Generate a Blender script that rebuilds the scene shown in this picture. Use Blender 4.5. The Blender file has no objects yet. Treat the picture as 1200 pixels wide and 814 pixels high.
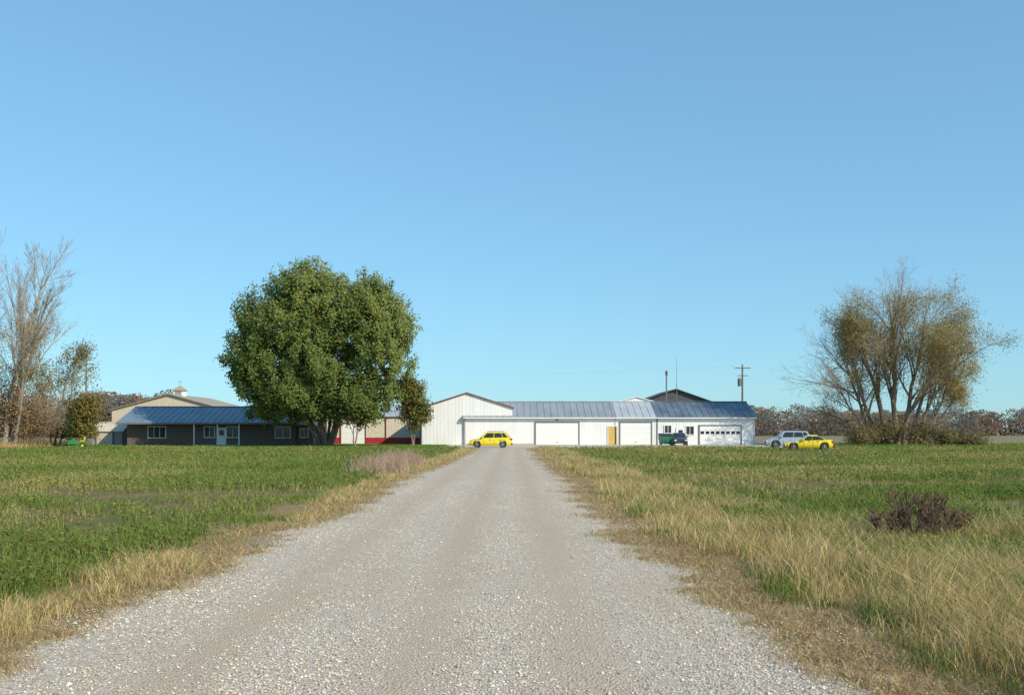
import bpy, math, random
import numpy as np
from mathutils import Vector, Matrix
random.seed(5); RNG=np.random.default_rng(7)
scene=bpy.context.scene
F=1167.0; CH=1.7; HY=505.0
def PX(px,D): return (px-600.0)/F*D
def PZ(py,D): return CH+(HY-py)/F*D
# ------------------------------------------------------------------ noise
_H=RNG.random((256,256))
def vnoise(x,y,s=1.0,off=0):
    x=np.asarray(x)*s+off*17.3+500; y=np.asarray(y)*s+off*9.1+500
    xi=np.floor(x).astype(int); yi=np.floor(y).astype(int); fx=x-xi; fy=y-yi
    fx=fx*fx*(3-2*fx); fy=fy*fy*(3-2*fy)
    a=_H[xi%256,yi%256]; b=_H[(xi+1)%256,yi%256]; c=_H[xi%256,(yi+1)%256]; d=_H[(xi+1)%256,(yi+1)%256]
    return (a*(1-fx)+b*fx)*(1-fy)+(c*(1-fx)+d*fx)*fy
# ------------------------------------------------------------------ materials
def nodes(name):
    m=bpy.data.materials.new(name); m.use_nodes=True
    nt=m.node_tree; bs=nt.nodes['Principled BSDF']; return m,nt,bs
def M(name,col,rough=.7,var=.15,scale=2.0,metal=0,bump=0,bscale=20,coat=0,stretch=(1,1,1)):
    m,nt,bs=nodes(name); N=nt.nodes; Lk=nt.links
    tc=N.new('ShaderNodeTexCoord'); mp=N.new('ShaderNodeMapping'); mp.inputs['Scale'].default_value=stretch
    Lk.new(tc.outputs['Object'],mp.inputs['Vector'])
    no=N.new('ShaderNodeTexNoise'); no.inputs['Scale'].default_value=scale; no.inputs['Detail'].default_value=6
    Lk.new(mp.outputs[0],no.inputs['Vector'])
    cr=N.new('ShaderNodeValToRGB'); cr.color_ramp.elements[0].position=.3; cr.color_ramp.elements[1].position=.7
    cr.color_ramp.elements[0].color=[c*(1-var) for c in col]+[1]
    cr.color_ramp.elements[1].color=[min(1,c*(1+var)) for c in col]+[1]
    Lk.new(no.outputs['Fac'],cr.inputs['Fac']); Lk.new(cr.outputs[0],bs.inputs['Base Color'])
    bs.inputs['Roughness'].default_value=rough; bs.inputs['Metallic'].default_value=metal
    bs.inputs['Coat Weight'].default_value=coat
    if bump:
        n2=N.new('ShaderNodeTexNoise'); n2.inputs['Scale'].default_value=bscale; Lk.new(mp.outputs[0],n2.inputs['Vector'])
        b=N.new('ShaderNodeBump'); b.inputs['Strength'].default_value=bump; b.inputs['Distance'].default_value=.03
        Lk.new(n2.outputs['Fac'],b.inputs['Height']); Lk.new(b.outputs[0],bs.inputs['Normal'])
    return m
def leafmat(name,trans=.3,rough=.6,spec=.3):
    m,nt,bs=nodes(name); N=nt.nodes; Lk=nt.links
    at=N.new('ShaderNodeAttribute'); at.attribute_name='Col'
    Lk.new(at.outputs['Color'],bs.inputs['Base Color']); bs.inputs['Roughness'].default_value=rough
    bs.inputs['Specular IOR Level'].default_value=spec
    if trans>0:
        tr=N.new('ShaderNodeBsdfTranslucent'); Lk.new(at.outputs['Color'],tr.inputs['Color'])
        mx=N.new('ShaderNodeMixShader'); mx.inputs[0].default_value=trans
        Lk.new(bs.outputs[0],mx.inputs[1]); Lk.new(tr.outputs[0],mx.inputs[2])
        Lk.new(mx.outputs[0],N['Material Output'].inputs['Surface'])
    return m
# ------------------------------------------------------------------ objects
def link(o): scene.collection.objects.link(o); return o
def thing(name,label,cat,loc,rotz=0,group=None):
    e=bpy.data.objects.new(name,None); e.empty_display_size=.3; e.location=loc; e.rotation_euler=(0,0,rotz)
    e['label']=label; e['category']=cat
    if group: e['group']=group
    return link(e)
class MB:
    def __init__(s): s.v=[]; s.f=[]
    def add(s,vs,fs):
        n=len(s.v); s.v+=[tuple(v) for v in vs]; s.f+=[tuple(i+n for i in f) for f in fs]; return s
    def box(s,x0,x1,y0,y1,z0,z1):
        return s.add([(x0,y0,z0),(x1,y0,z0),(x1,y1,z0),(x0,y1,z0),(x0,y0,z1),(x1,y0,z1),(x1,y1,z1),(x0,y1,z1)],
          [(3,2,1,0),(4,5,6,7),(0,1,5,4),(1,2,6,5),(2,3,7,6),(3,0,4,7)])
    def hexa(s,lo,hi):
        return s.add(list(lo)+list(hi),[(3,2,1,0),(4,5,6,7),(0,1,5,4),(1,2,6,5),(2,3,7,6),(3,0,4,7)])
    def cyl(s,a,b,r0,r1,n=12,cap=True):
        a=Vector(a); b=Vector(b); d=(b-a).normalized(); u=d.orthogonal().normalized(); w=d.cross(u)
        vs=[]
        for p,r in((a,r0),(b,r1)):
            for i in range(n):
                t=2*math.pi*i/n; vs.append(tuple(p+(u*math.cos(t)+w*math.sin(t))*r))
        fs=[(i,(i+1)%n,n+(i+1)%n,n+i) for i in range(n)]
        if cap: fs+=[tuple(range(n-1,-1,-1)),tuple(range(n,2*n))]
        return s.add(vs,fs)
    def mesh(s,name='m'):
        me=bpy.data.meshes.new(name); me.from_pydata(s.v,[],s.f); me.update(); return me
def part(name,mb,parent,mat,loc=(0,0,0),label=None,bevel=0,smooth=False):
    me=mb.mesh(name) if isinstance(mb,MB) else mb
    me.materials.clear(); me.materials.append(mat)
    o=bpy.data.objects.new(name,me); o.location=loc; link(o)
    if parent is not None: o.parent=parent
    if label: o['label']=label
    if bevel:
        b=o.modifiers.new('bevel','BEVEL'); b.width=bevel; b.segments=2; b.limit_method='ANGLE'
    if smooth:
        for p in me.polygons: p.use_smooth=True
    return o
def npmesh(name,V,k,col=None):
    n=V.shape[0]; me=bpy.data.meshes.new(name)
    me.vertices.add(n*k); me.vertices.foreach_set('co',V.reshape(-1).astype(np.float32))
    me.loops.add(n*k); me.loops.foreach_set('vertex_index',np.arange(n*k,dtype=np.int32))
    me.polygons.add(n); me.polygons.foreach_set('loop_start',np.arange(0,n*k,k,dtype=np.int32))
    me.update(calc_edges=True)
    if col is not None:
        a=me.color_attributes.new('Col','FLOAT_COLOR','POINT')
        c=np.ones((n,k,4),np.float32); c[:,:,:3]=col[:,None,:]
        a.data.foreach_set('color',c.reshape(-1))
    return me
def blades(name,x,y,z,h,w,lean,col):
    n=len(x); th=RNG.random(n)*2*np.pi; ph=RNG.random(n)*2*np.pi
    ux=np.cos(th)*w/2; uy=np.sin(th)*w/2
    lx=np.cos(ph)*lean*h; ly=np.sin(ph)*lean*h
    b=np.stack([x,y,z],1); u=np.stack([ux,uy,0*ux],1)
    m=b+np.stack([lx*.3,ly*.3,h*.6],1); t=b+np.stack([lx,ly,h],1)
    q=np.stack([b-u,b+u,m+u*.75,m-u*.75],1); q2=np.stack([m-u*.75,m+u*.75,t+u*.15,t-u*.15],1)
    return npmesh(name,np.concatenate([q,q2]),4,np.concatenate([col,col*1.05]))
def leaves(name,c,s,col,nrm=None,spread=1.0,aspect=.6):
    n=len(c); a=RNG.normal(size=(n,3))
    if nrm is not None: a=a*spread+nrm
    a/=np.linalg.norm(a,axis=1)[:,None]+1e-9
    r=RNG.normal(size=(n,3)); u=np.cross(a,r); u/=np.linalg.norm(u,axis=1)[:,None]+1e-9; v=np.cross(a,u)
    s=s[:,None]
    V=np.stack([c-u*s*.5,c-v*s*.5*aspect,c+u*s*.5,c+v*s*.5*aspect],1)
    return npmesh(name,V,4,col)
def stuff(name,me,mat,label,cat):
    me.materials.append(mat); o=bpy.data.objects.new(name,me); link(o); o['kind']='stuff'; o['label']=label; o['category']=cat; return o
def jit(base,n,v=.2,mix=None,t=None):
    c=np.tile(np.array(base),(n,1))
    if mix is not None: c=c*(1-t[:,None])+np.array(mix)*t[:,None]
    return np.clip(c*np.clip(1+v*RNG.normal(size=(n,1)),.4,1.7)*(1+.05*RNG.normal(size=(n,3))),.004,.9)

# ------------------------------------------------------------------ world, sun, camera
SEL=math.radians(30); SAZ=math.radians(128)
w=bpy.data.worlds.new('World'); scene.world=w; w.use_nodes=True
nt=w.node_tree; bg=nt.nodes['Background']; sk=nt.nodes.new('ShaderNodeTexSky'); sk.sky_type='NISHITA'
sk.sun_disc=False; sk.sun_elevation=SEL; sk.sun_rotation=SAZ; sk.altitude=100; sk.air_density=1.0; sk.dust_density=.3; sk.ozone_density=2.5
gmn=nt.nodes.new('ShaderNodeGamma'); gmn.inputs[1].default_value=.52; nt.links.new(sk.outputs[0],gmn.inputs[0])
tn=nt.nodes.new('ShaderNodeMix'); tn.data_type='RGBA'; tn.blend_type='MULTIPLY'; tn.inputs[0].default_value=1; tn.clamp_result=False
nt.links.new(gmn.outputs[0],tn.inputs[6]); tn.inputs[7].default_value=(1.16,1.94,2.38,1)
nt.links.new(tn.outputs[2],bg.inputs[0]); bg.inputs[1].default_value=.15
sd=Vector((math.sin(SAZ)*math.cos(SEL),math.cos(SAZ)*math.cos(SEL),math.sin(SEL)))
l=bpy.data.lights.new('sun','SUN'); l.energy=5.0; l.angle=math.radians(.5); l.color=(1,.90,.72)
lo=bpy.data.objects.new('sun',l); lo.rotation_euler=sd.to_track_quat('Z','Y').to_euler(); lo.location=(30,-30,40); link(lo)
cam=bpy.data.cameras.new('camera'); cam.lens=F/1200*36; cam.sensor_width=36; cam.shift_y=(HY-407)/1200.0; cam.clip_end=6000; cam.clip_start=.1
co=bpy.data.objects.new('camera',cam); co.location=(0,0,CH); co.rotation_euler=(math.pi/2,0,0); link(co); scene.camera=co
scene.view_settings.view_transform='Standard'; scene.view_settings.look='None'; scene.view_settings.exposure=0

# ------------------------------------------------------------------ ground
def mathn(nt,op,a,b=None,clamp=False):
    n=nt.nodes.new('ShaderNodeMath'); n.operation=op; n.use_clamp=clamp
    for i,v in enumerate((a,b)):
        if v is None: continue
        if hasattr(v,'is_linked'): nt.links.new(v,n.inputs[i])
        else: n.inputs[i].default_value=v
    return n.outputs[0]
def ramp(nt,fac,stops):
    r=nt.nodes.new('ShaderNodeValToRGB'); nt.links.new(fac,r.inputs[0]); e=r.color_ramp.elements
    while len(e)<len(stops): e.new(.5)
    for i,(p,c) in enumerate(stops): e[i].position=p; e[i].color=(*c,1)
    return r.outputs[0]
def mixc(nt,f,a,b):
    m=nt.nodes.new('ShaderNodeMix'); m.data_type='RGBA'
    for s,v in((m.inputs[0],f),(m.inputs[6],a),(m.inputs[7],b)):
        if hasattr(v,'is_linked'): nt.links.new(v,s)
        else: s.default_value=v if isinstance(v,float) else (*v,1)
    return m.outputs[2]
def noise(nt,vec,scale,detail=5):
    n=nt.nodes.new('ShaderNodeTexNoise'); n.inputs['Scale'].default_value=scale; n.inputs['Detail'].default_value=detail
    nt.links.new(vec,n.inputs['Vector']); return n.outputs['Fac']
def mrange(nt,v,a,b,c=0.,d=1.):
    m=nt.nodes.new('ShaderNodeMapRange'); nt.links.new(v,m.inputs[0])
    for i,q in enumerate((a,b,c,d)): m.inputs[i+1].default_value=q
    return m.outputs[0]
gm,nt,bs=nodes('ground_soil_and_grass')
tc=nt.nodes.new('ShaderNodeTexCoord').outputs['Object']; sp=nt.nodes.new('ShaderNodeSeparateXYZ'); nt.links.new(tc,sp.inputs[0]); X,Y=sp.outputs[0],sp.outputs[1]
n1=noise(nt,tc,.35); n2=noise(nt,tc,6.0); n3=noise(nt,tc,60.0,3)
field=ramp(nt,mathn(nt,'ADD',mathn(nt,'MULTIPLY',n1,.6),mathn(nt,'MULTIPLY',n2,.4)),[(.38,(.28,.185,.10)),(.5,(.19,.155,.065)),(.65,(.11,.14,.035))])
tan=ramp(nt,mathn(nt,'ADD',mathn(nt,'MULTIPLY',n3,.5),mathn(nt,'MULTIPLY',n2,.5)),[(.35,(.17,.11,.055)),(.5,(.34,.235,.12)),(.65,(.46,.35,.19))])
d=mathn(nt,'ABSOLUTE',mathn(nt,'ADD',X,1.0))
c=mixc(nt,mrange(nt,mathn(nt,'ADD',d,mathn(nt,'MULTIPLY',n1,2.4)),5.0,6.4),tan,field)
c=mixc(nt,mrange(nt,Y,128,150),c,ramp(nt,n1,[(.3,(.20,.16,.09)),(.7,(.30,.26,.16))]))
c=mixc(nt,mathn(nt,'MULTIPLY',mrange(nt,mathn(nt,'ADD',d,mathn(nt,'MULTIPLY',n2,1.6)),3.2,4.1,1.,0.),.75),c,(.42,.345,.26))
nt.links.new(c,bs.inputs['Base Color']); bs.inputs['Roughness'].default_value=.95; bs.inputs['Specular IOR Level'].default_value=.1
b=nt.nodes.new('ShaderNodeBump'); b.inputs['Distance'].default_value=.06; b.inputs['Strength'].default_value=.9
nt.links.new(mathn(nt,'ADD',n2,mathn(nt,'MULTIPLY',n3,.4)),b.inputs['Height']); nt.links.new(b.outputs[0],bs.inputs['Normal'])
g=MB(); g.add([(-2500,-300,0),(2500,-300,0),(2500,4500,0),(-2500,4500,0)],[(0,1,2,3)])
o=part('ground',g,None,gm); o['kind']='structure'; o['label']='flat farmland soil with weeds and dry grass'; o['category']='ground'

def gravelmat(name,tracks):
    m,nt,bs=nodes(name)
    tc=nt.nodes.new('ShaderNodeTexCoord').outputs['Object']; sp=nt.nodes.new('ShaderNodeSeparateXYZ'); nt.links.new(tc,sp.inputs[0])
    vo=nt.nodes.new('ShaderNodeTexVoronoi'); vo.inputs['Scale'].default_value=48; nt.links.new(tc,vo.inputs['Vector'])
    vc=nt.nodes.new('ShaderNodeSeparateColor'); nt.links.new(vo.outputs['Color'],vc.inputs[0])
    st=ramp(nt,vc.outputs[0],[(0,(.29,.225,.17)),(.35,(.50,.42,.33)),(.75,(.65,.57,.47)),(1,(.80,.73,.64))])
    mp=nt.nodes.new('ShaderNodeMapping'); mp.inputs['Scale'].default_value=(1,.10,1); nt.links.new(tc,mp.inputs[0])
    ns=noise(nt,mp.outputs[0],1.5,8); nb=noise(nt,tc,.7,6); nf=noise(nt,tc,120,3)
    c=mixc(nt,mathn(nt,'MULTIPLY',nf,.35),st,(.53,.43,.33))
    c=mixc(nt,mathn(nt,'MULTIPLY',mathn(nt,'SUBTRACT',ns,.49),3.0,True),c,(.51,.385,.27))
    if tracks:
        tot=None
        for x0 in (-2.35,-.75,.55):
            dd=mathn(nt,'ABSOLUTE',mathn(nt,'SUBTRACT',mathn(nt,'ADD',sp.outputs[0],mathn(nt,'MULTIPLY',nb,.3)),x0+.15))
            t=mathn(nt,'SUBTRACT',1,mathn(nt,'MULTIPLY',dd,1/.55),True)
            tot=t if tot is None else mathn(nt,'MAXIMUM',tot,t)
        c=mixc(nt,mathn(nt,'MULTIPLY',tot,.75),c,(.50,.38,.27))
    c=mixc(nt,mathn(nt,'MULTIPLY',nb,.25),c,(.66,.59,.50))
    nt.links.new(c,bs.inputs['Base Color']); bs.inputs['Roughness'].default_value=.95; bs.inputs['Specular IOR Level'].default_value=.03
    b=nt.nodes.new('ShaderNodeBump'); b.inputs['Distance'].default_value=.016; b.inputs['Strength'].default_value=.8
    nt.links.new(mathn(nt,'SUBTRACT',mathn(nt,'MULTIPLY',nf,.6),vo.outputs['Distance']),b.inputs['Height']); nt.links.new(b.outputs[0],bs.inputs['Normal'])
    return m
def edgeL(y): return -3.72-.1*np.sin(y*.21)-.6*(vnoise(y,0,1.0)-.5)-.35*(vnoise(y,3,4)-.5)+np.clip((y-40)/60,0,1)*.45
def edgeR(y): return 1.78+.6*np.clip((14-y)/8,0,1)+.1*np.sin(y*.17+1)+.65*(vnoise(y,8,.9)-.5)+.35*(vnoise(y,5,4)-.5)
r=MB(); ys=np.concatenate([np.arange(-12,40,.12),np.arange(40,100,.5)]); L_=edgeL(ys); R_=edgeR(ys)
vs=[];fs=[]
for i,yy in enumerate(ys):
    vs+=[(L_[i],yy,.004),(R_[i],yy,.004)]
    if i: k=2*i; fs.append((k-2,k-1,k+1,k))
r.add(vs,fs)
o=part('gravel_road',r,None,gravelmat('road_gravel',True)); o['kind']='structure'; o['label']='long straight crushed stone gravel driveway'; o['category']='road'
yd=MB(); pts=[]
for t in np.linspace(-7.5,33,90): pts.append((t,97+1.2*float(vnoise(t,1,.4))+(.8 if t<-3 or t>2 else 0),.008))
for t in np.linspace(33,-7.5,6): pts.append((t,150,.008))
yd.add(pts,[tuple(range(len(pts)))])
o=part('gravel_yard',yd,None,gravelmat('yard_gravel',False)); o['kind']='structure'; o['label']='pale gravel parking yard before the sheds'; o['category']='ground'

n=110000
Ds=5.2*np.exp(RNG.random(n)*math.log(34/5.2)); xs=RNG.uniform(-4.9,3.5,n)
tr=np.minimum(np.minimum(abs(xs+2.35),abs(xs+.75)),abs(xs-.55)); keep=(RNG.random(n)<np.clip(.14+tr*1.4,0,1)*np.clip(vnoise(xs,Ds*.4,1.5,4)*1.7,.25,1))&(xs>edgeL(Ds)-.9*RNG.random(n)**2)&(xs<edgeR(Ds)+1.1*RNG.random(n)**2); Ds=Ds[keep]; xs=xs[keep]; n=len(xs)
sz=RNG.uniform(.005,.0145,n)*(1+.5*(RNG.random(n)>.97))
oc=np.array([(1,0,0),(0,1,0),(-1,0,0),(0,-1,0),(0,0,1),(0,0,-1)],float); fc=np.array([(0,1,4),(1,2,4),(2,3,4),(3,0,4)])
V=oc[None]*sz[:,None,None]*RNG.uniform(.6,1.3,(n,6,1))*np.array([1,1,.75]); a=RNG.random(n)*6.28; ca,sa=np.cos(a)[:,None],np.sin(a)[:,None]
V=np.stack([V[:,:,0]*ca-V[:,:,1]*sa,V[:,:,0]*sa+V[:,:,1]*ca,V[:,:,2]],2)+np.stack([xs,Ds,.004+sz*.2],1)[:,None,:]
T=V[:,fc,:].reshape(-1,3,3); t=RNG.random(n); colr=jit((.38,.31,.235),n,.17,(.70,.62,.52),t)
stuff('loose_gravel',npmesh('loose_gravel',T,3,np.repeat(colr,4,0)),leafmat('stone_grey',0,.95,.05),'loose crushed limestone pieces on the driveway','gravel')

# ------------------------------------------------------------------ vegetation cover
gmt=leafmat('grass_blades',.3,.75,.08)
def logD(n,a,b): return a*np.exp(RNG.random(n)*math.log(b/a))
def verge_b(D): return 2.9+30/D+.9*(vnoise(D,2,.25)-.5)
def weeds(side,n,label):
    D=logD(n,7,101)
    if side<0:
        x0=-4.45-.9*vnoise(D,4,.5); wd=.62*D+6; x=x0-RNG.random(n)*np.maximum(wd+x0,2)
    else:
        x0=verge_b(D)-.4; wd=.62*D+6; x=x0+RNG.random(n)*np.maximum(wd-x0,2)
    pat=.46*vnoise(x*.6,D,.22,1)+.34*vnoise(x,D,.8,2)+.20*vnoise(x,D*.5,2.6,3)
    if side<0: pat=pat-.24*np.exp(-((D-25+.25*(x+12))**2/30))+.06
    k=(RNG.random(n)<np.clip((pat-.36)*4.5,.05,1)); x,D,pat=x[k],D[k],pat[k]; n=len(x)
    sc=(D/10)**.6; h=RNG.random(n)**.9*(.04+.34*np.clip(pat,0,1))
    near=np.clip((22-D)/12,0,1) if side<0 else 0*D
    s=RNG.uniform(.022,.05,n)*sc*(1.1+.35*near)
    t=np.clip((vnoise(x*.6,D*.6,.3,5)-.40)*2.4+.25*RNG.normal(size=n),0,1)
    if side<0: t*=.75-.35*near
    col=jit((.115,.185,.034),n,.22,(.31,.29,.09),t)*(1-.22*near)[:,None]
    dk=RNG.random(n)<.09; col[dk]=jit((.26,.16,.08),dk.sum(),.3)
    stuff('field_weeds',leaves('field_weeds',np.stack([x,D,h+.01],1),s,col,np.tile((.25,-.45,.6),(n,1)),.75,.5),gmt,label,'weeds')
    m=int(n*(.65 if side<0 else .95)); i=RNG.integers(0,n,m); hh=RNG.uniform(.10,.36,m)*(.4+pat[i])
    t=np.clip((vnoise(x[i]*.6,D[i]*.7,.4,15)-.40)*2.2+.3*RNG.normal(size=m),0,1)
    if side<0: t*=.7
    col=jit((.15,.215,.045),m,.22,(.46,.38,.16),t)
    stuff('field_grass',blades('field_grass',x[i]+RNG.normal(size=m)*.06,D[i]+RNG.normal(size=m)*.06,np.zeros(m),hh,RNG.uniform(.005,.010,m)*sc[i]*1.1,RNG.uniform(.1,.8,m),col),gmt,'green and yellowing grass stems among the field weeds','grass')
weeds(-1,240000,'leafy green weeds covering the open field')
weeds(1,220000,'leafy green weeds and clover beside dry grass')
def tufts(name,x,D,nb,hlo,hhi,wb,label,c1,c2,spread=.10,lean=(.2,1.1),green=.12):
    n=len(x); i=np.repeat(np.arange(n),nb); m=len(i)
    hh=RNG.uniform(hlo,hhi,n)
    sc=(D/9)**.55
    xx=x[i]+RNG.normal(size=m)*spread*sc[i]*.8; yy=D[i]+RNG.normal(size=m)*spread*sc[i]*.8
    t=np.clip(.5+.35*RNG.normal(size=n),0,1)[i]
    col=jit(c1,m,.18,c2,np.clip(t+.2*RNG.normal(size=m),0,1))
    gr=(RNG.random(m)<green)|(RNG.random(n)<green*.7)[i]; col[gr]=jit((.15,.20,.045),gr.sum(),.2)
    h=hh[i]*RNG.uniform(.35,1.1,m)
    stuff(name,blades(name,xx,yy,np.zeros(m),h,wb*sc[i]*RNG.uniform(.6,1.3,m),RNG.uniform(*lean,m),col),gmt,label,'grass')
TAN1=(.50,.35,.15); TAN2=(.72,.57,.30)
n=9500; D=logD(n,5.5,98); a=edgeR(D)+.7+.6*RNG.random(n); bnd=verge_b(D)+1.1; x=a+(bnd-a)*RNG.random(n)
k=(vnoise(x,D,.8,9)+.3*vnoise(x,D,3,2)>.50); x,D=x[k],D[k]
tufts('dry_grass',x,D,15,.10,.38,.0055,'straw-coloured dry grass along the driveway',TAN1,TAN2,green=.14)
n=6000; D=RNG.uniform(6,16,n); x=RNG.uniform(3.2,12,n); k=(vnoise(x,D,.55,12)+.35*vnoise(x,D,2.2,5)+.25*(x>4.6)*(D<12)>.64)&(x<.62*D+4); x,D=x[k],D[k]
tufts('dry_grass',x,D,15,.18,.56,.0055,'tall seeding dry grass stand',TAN1,TAN2,green=.16,lean=(.3,1.4))
for s in(-1,1):
    n=9500; D=logD(n,5.2,98)
    if s>0: x=edgeR(D)-.1+RNG.random(n)**1.2*1.9
    else: x=edgeL(D)+.1-RNG.random(n)**1.2*1.1
    k=RNG.random(n)<np.clip((vnoise(x,D,1.3,44)-.22)*3,0.05,1); x,D=x[k],D[k]
    tufts('matted_grass',x,D,9,.02,.10,.006,'short matted dead grass on the road shoulder',(.36,.24,.12),(.58,.44,.24),lean=(.6,2.2),spread=.13,green=.08)
n=3600; D=logD(n,6,98); x=edgeL(D)-.4-RNG.random(n)*(.7+.4*vnoise(D,6,.3)); k=vnoise(x,D,.8,19)>.42; x,D=x[k],D[k]
tufts('dry_grass',x,D,13,.08,.26,.0055,'straw-coloured grass between driveway and field',TAN1,TAN2,green=.14)
n=330; D=RNG.uniform(37,54,n); x=-5.5+RNG.normal(size=n)*.42-(D-45)*.04
tufts('dry_grass',x,D,26,.4,.85,.006,'tall pinkish-brown seeding grass clump',(.36,.25,.17),(.52,.39,.28),lean=(.1,.6),green=.02)
n=4600; D=logD(n,6,45); x=np.where(RNG.random(n)<.7,edgeR(D)+.8+RNG.random(n)*4.5,edgeL(D)-.8-RNG.random(n)*1.5); k=vnoise(x,D,.8,30)>.60; x,D=x[k],D[k]
tufts('green_grass',x,D,22,.06,.24,.007,'fresh green grass tufts in the dry verge',(.11,.19,.03),(.19,.25,.05))
n=5600; D=logD(n,8,95); sg=np.where(RNG.random(n)<.35,-1,1); x=sg*(5.8+RNG.random(n)*.6*D); k=(vnoise(x*.6,D*.7,.3,70)>.54)&((sg>0)|(D>17)); x,D=x[k],D[k]
tufts('dry_grass',x,D,12,.10,.32,.0055,'scattered straw-coloured grass within the weedy field',(.44,.33,.14),(.62,.49,.24),spread=.25,green=.25)
n=30000; D=RNG.uniform(96,124,n); x=RNG.uniform(-62,-4.6,n); k=~((D>116)&(x>-46)&(x<-24)); k&=~((x>-8)&(D>98)); k&=~((abs(x+42.7)<2.2)&(D<101)); k&=~((D>123)&(x>-12)); x,D=x[k],D[k]; n=len(x)
stuff('lawn_grass',blades('lawn_grass',x,D,np.zeros(n),RNG.uniform(.05,.14,n),RNG.uniform(.04,.08,n),RNG.uniform(.2,.8,n),jit((.13,.24,.04),n,.2)),gmt,'short mown green lawn around the house','grass')
n=26000; D=RNG.uniform(92,128,n); x=RNG.uniform(33.5,100,n); t=np.clip(vnoise(x,D,.15,3)*1.6-.4,0,1)
stuff('rough_grass',blades('rough_grass',x,D,np.zeros(n),RNG.uniform(.1,.36,n),RNG.uniform(.04,.09,n),RNG.uniform(.2,.8,n),jit((.14,.24,.04),n,.2,(.44,.34,.15),t)),gmt,'rough green and tan grass around parked cars','grass')
n=14000; D=RNG.uniform(84,104,n); x=RNG.uniform(-75,-45,n)
stuff('rough_grass',blades('rough_grass',x,D,np.zeros(n),RNG.uniform(.2,.9,n),RNG.uniform(.03,.07,n),RNG.uniform(.2,.7,n),jit((.52,.37,.16),n,.2)),gmt,'tan unmown grass beneath bare trees','grass')

# ------------------------------------------------------------------ trees
class Wood:
    def __init__(s): s.lines=[]; s.tips=[]
    def grow(s,p,d,L,r,lvl,mx,kids,ang,up,wob,ratio=.62,rr=.55,first=.3):
        seg=6 if lvl==0 else (5 if lvl<mx-1 else 3)
        pts=[p.copy()]; q=p.copy(); dd=d.copy(); dirs=[dd.copy()]
        for i in range(seg):
            dd=(dd+Vector((random.gauss(0,wob),random.gauss(0,wob),random.gauss(0,wob)+up))).normalized()
            q=q+dd*(L/seg); pts.append(q.copy()); dirs.append(dd.copy())
        rads=[max(.006,r*(1-.75*i/seg)) for i in range(seg+1)]
        s.lines.append((pts,rads,3 if lvl>=2 else 7))
        if lvl>=mx: s.tips.append((pts[-1],dirs[-1])); s.tips.append((pts[1],dirs[1])); return
        nk=kids[min(lvl,len(kids)-1)]
        for j in range(nk):
            t=first+(1-first)*(j+random.random())/nk; t=min(t,.999); f=t*seg; i=int(f); fr=f-i
            pp=pts[i].lerp(pts[i+1],fr); bd=dirs[i+1]
            pe=bd.orthogonal().normalized(); pe.rotate(Matrix.Rotation(random.random()*6.283,3,bd))
            a=math.radians(random.gauss(ang,9)); nd=(bd*math.cos(a)+pe*math.sin(a)).normalized()
            s.grow(pp,nd,L*ratio*(1.15-.55*t)*random.uniform(.75,1.2),max(.007,rads[i]*rr),lvl+1,mx,kids,ang,up,wob,ratio,rr,.2)
    def mesh(s,name='trunk'):
        V=[];Fc=[]
        for pts,rads,n in s.lines:
            base=len(V); m=len(pts)
            for i,p in enumerate(pts):
                d=(pts[min(i+1,m-1)]-pts[max(i-1,0)]).normalized(); u=Vector((0.31,.95,.1)).cross(d)
                if u.length<.1: u=Vector((1,0,0)).cross(d)
                u.normalize(); w_=d.cross(u)
                for k in range(n):
                    t=6.28318*k/n; V.append(tuple(p+(u*math.cos(t)+w_*math.sin(t))*rads[i]))
                if i:
                    for k in range(n):
                        a=base+(i-1)*n+k; b=base+(i-1)*n+(k+1)%n; Fc.append((a,b,b+n,a+n))
        me=bpy.data.meshes.new(name); me.from_pydata(V,[],Fc); me.update(); return me
bark=M('bark_grey_brown',(.19,.145,.105),.95,.35,6,bump=.6,bscale=12,stretch=(1,1,.25))
twigm=M('bark_twig_brown',(.24,.185,.135),.95,.3,3,bump=.3,bscale=12)
palebark=M('bark_pale_grey',(.30,.26,.205),.95,.25,3,bump=.3,bscale=12)
leafm=leafmat('leaf_foliage',.35,.55,.25)
woodm=leafmat('woodland_foliage',.1,1.0,0.0)
# ---- big maple
D0=111.0; mpp=D0/F
big=thing('maple_tree','large full green maple with dense rounded crown on lawn','tree',(PX(382,D0),D0,0))
bx=PX(382,D0)
W=Wood()
for k,(dx,dy,L,r) in enumerate([(-.26,.1,9,.30),(-.05,-.2,11,.34),(.22,.1,10,.30),(.1,.35,9,.22),(-.42,-.3,8,.2),(.45,-.15,8,.2)]):
    W.grow(Vector((dx*1.2,dy*.5,0)),Vector((dx,dy,1)).normalized(),L,r,0,3,[7,5,4],45,.04,.10)
part('trunk',W.mesh(),big,bark)
ell=[(325,432,54,58,6.5),(340,382,56,54,6.5),(368,356,46,44,5.5),(370,334,32,24,4.5),(338,350,34,30,4.5),(438,380,46,56,6.0),(448,420,42,56,6),(398,455,46,40,6.0),(292,420,30,42,4.5),(434,464,38,26,4.5),(308,464,36,30,5),(336,482,38,15,5),(368,478,28,16,5),(412,484,40,15,5),(458,384,32,44,4.5),(428,350,36,26,4.5),(300,374,24,30,4),(398,375,36,44,6),(372,425,44,60,7.5),(350,455,44,34,7.5)]
cl=[];ax=[];wt=np.array([e[2]*e[3]*e[4] for e in ell],float)**.8; wt/=wt.sum()
nc=1800
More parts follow.
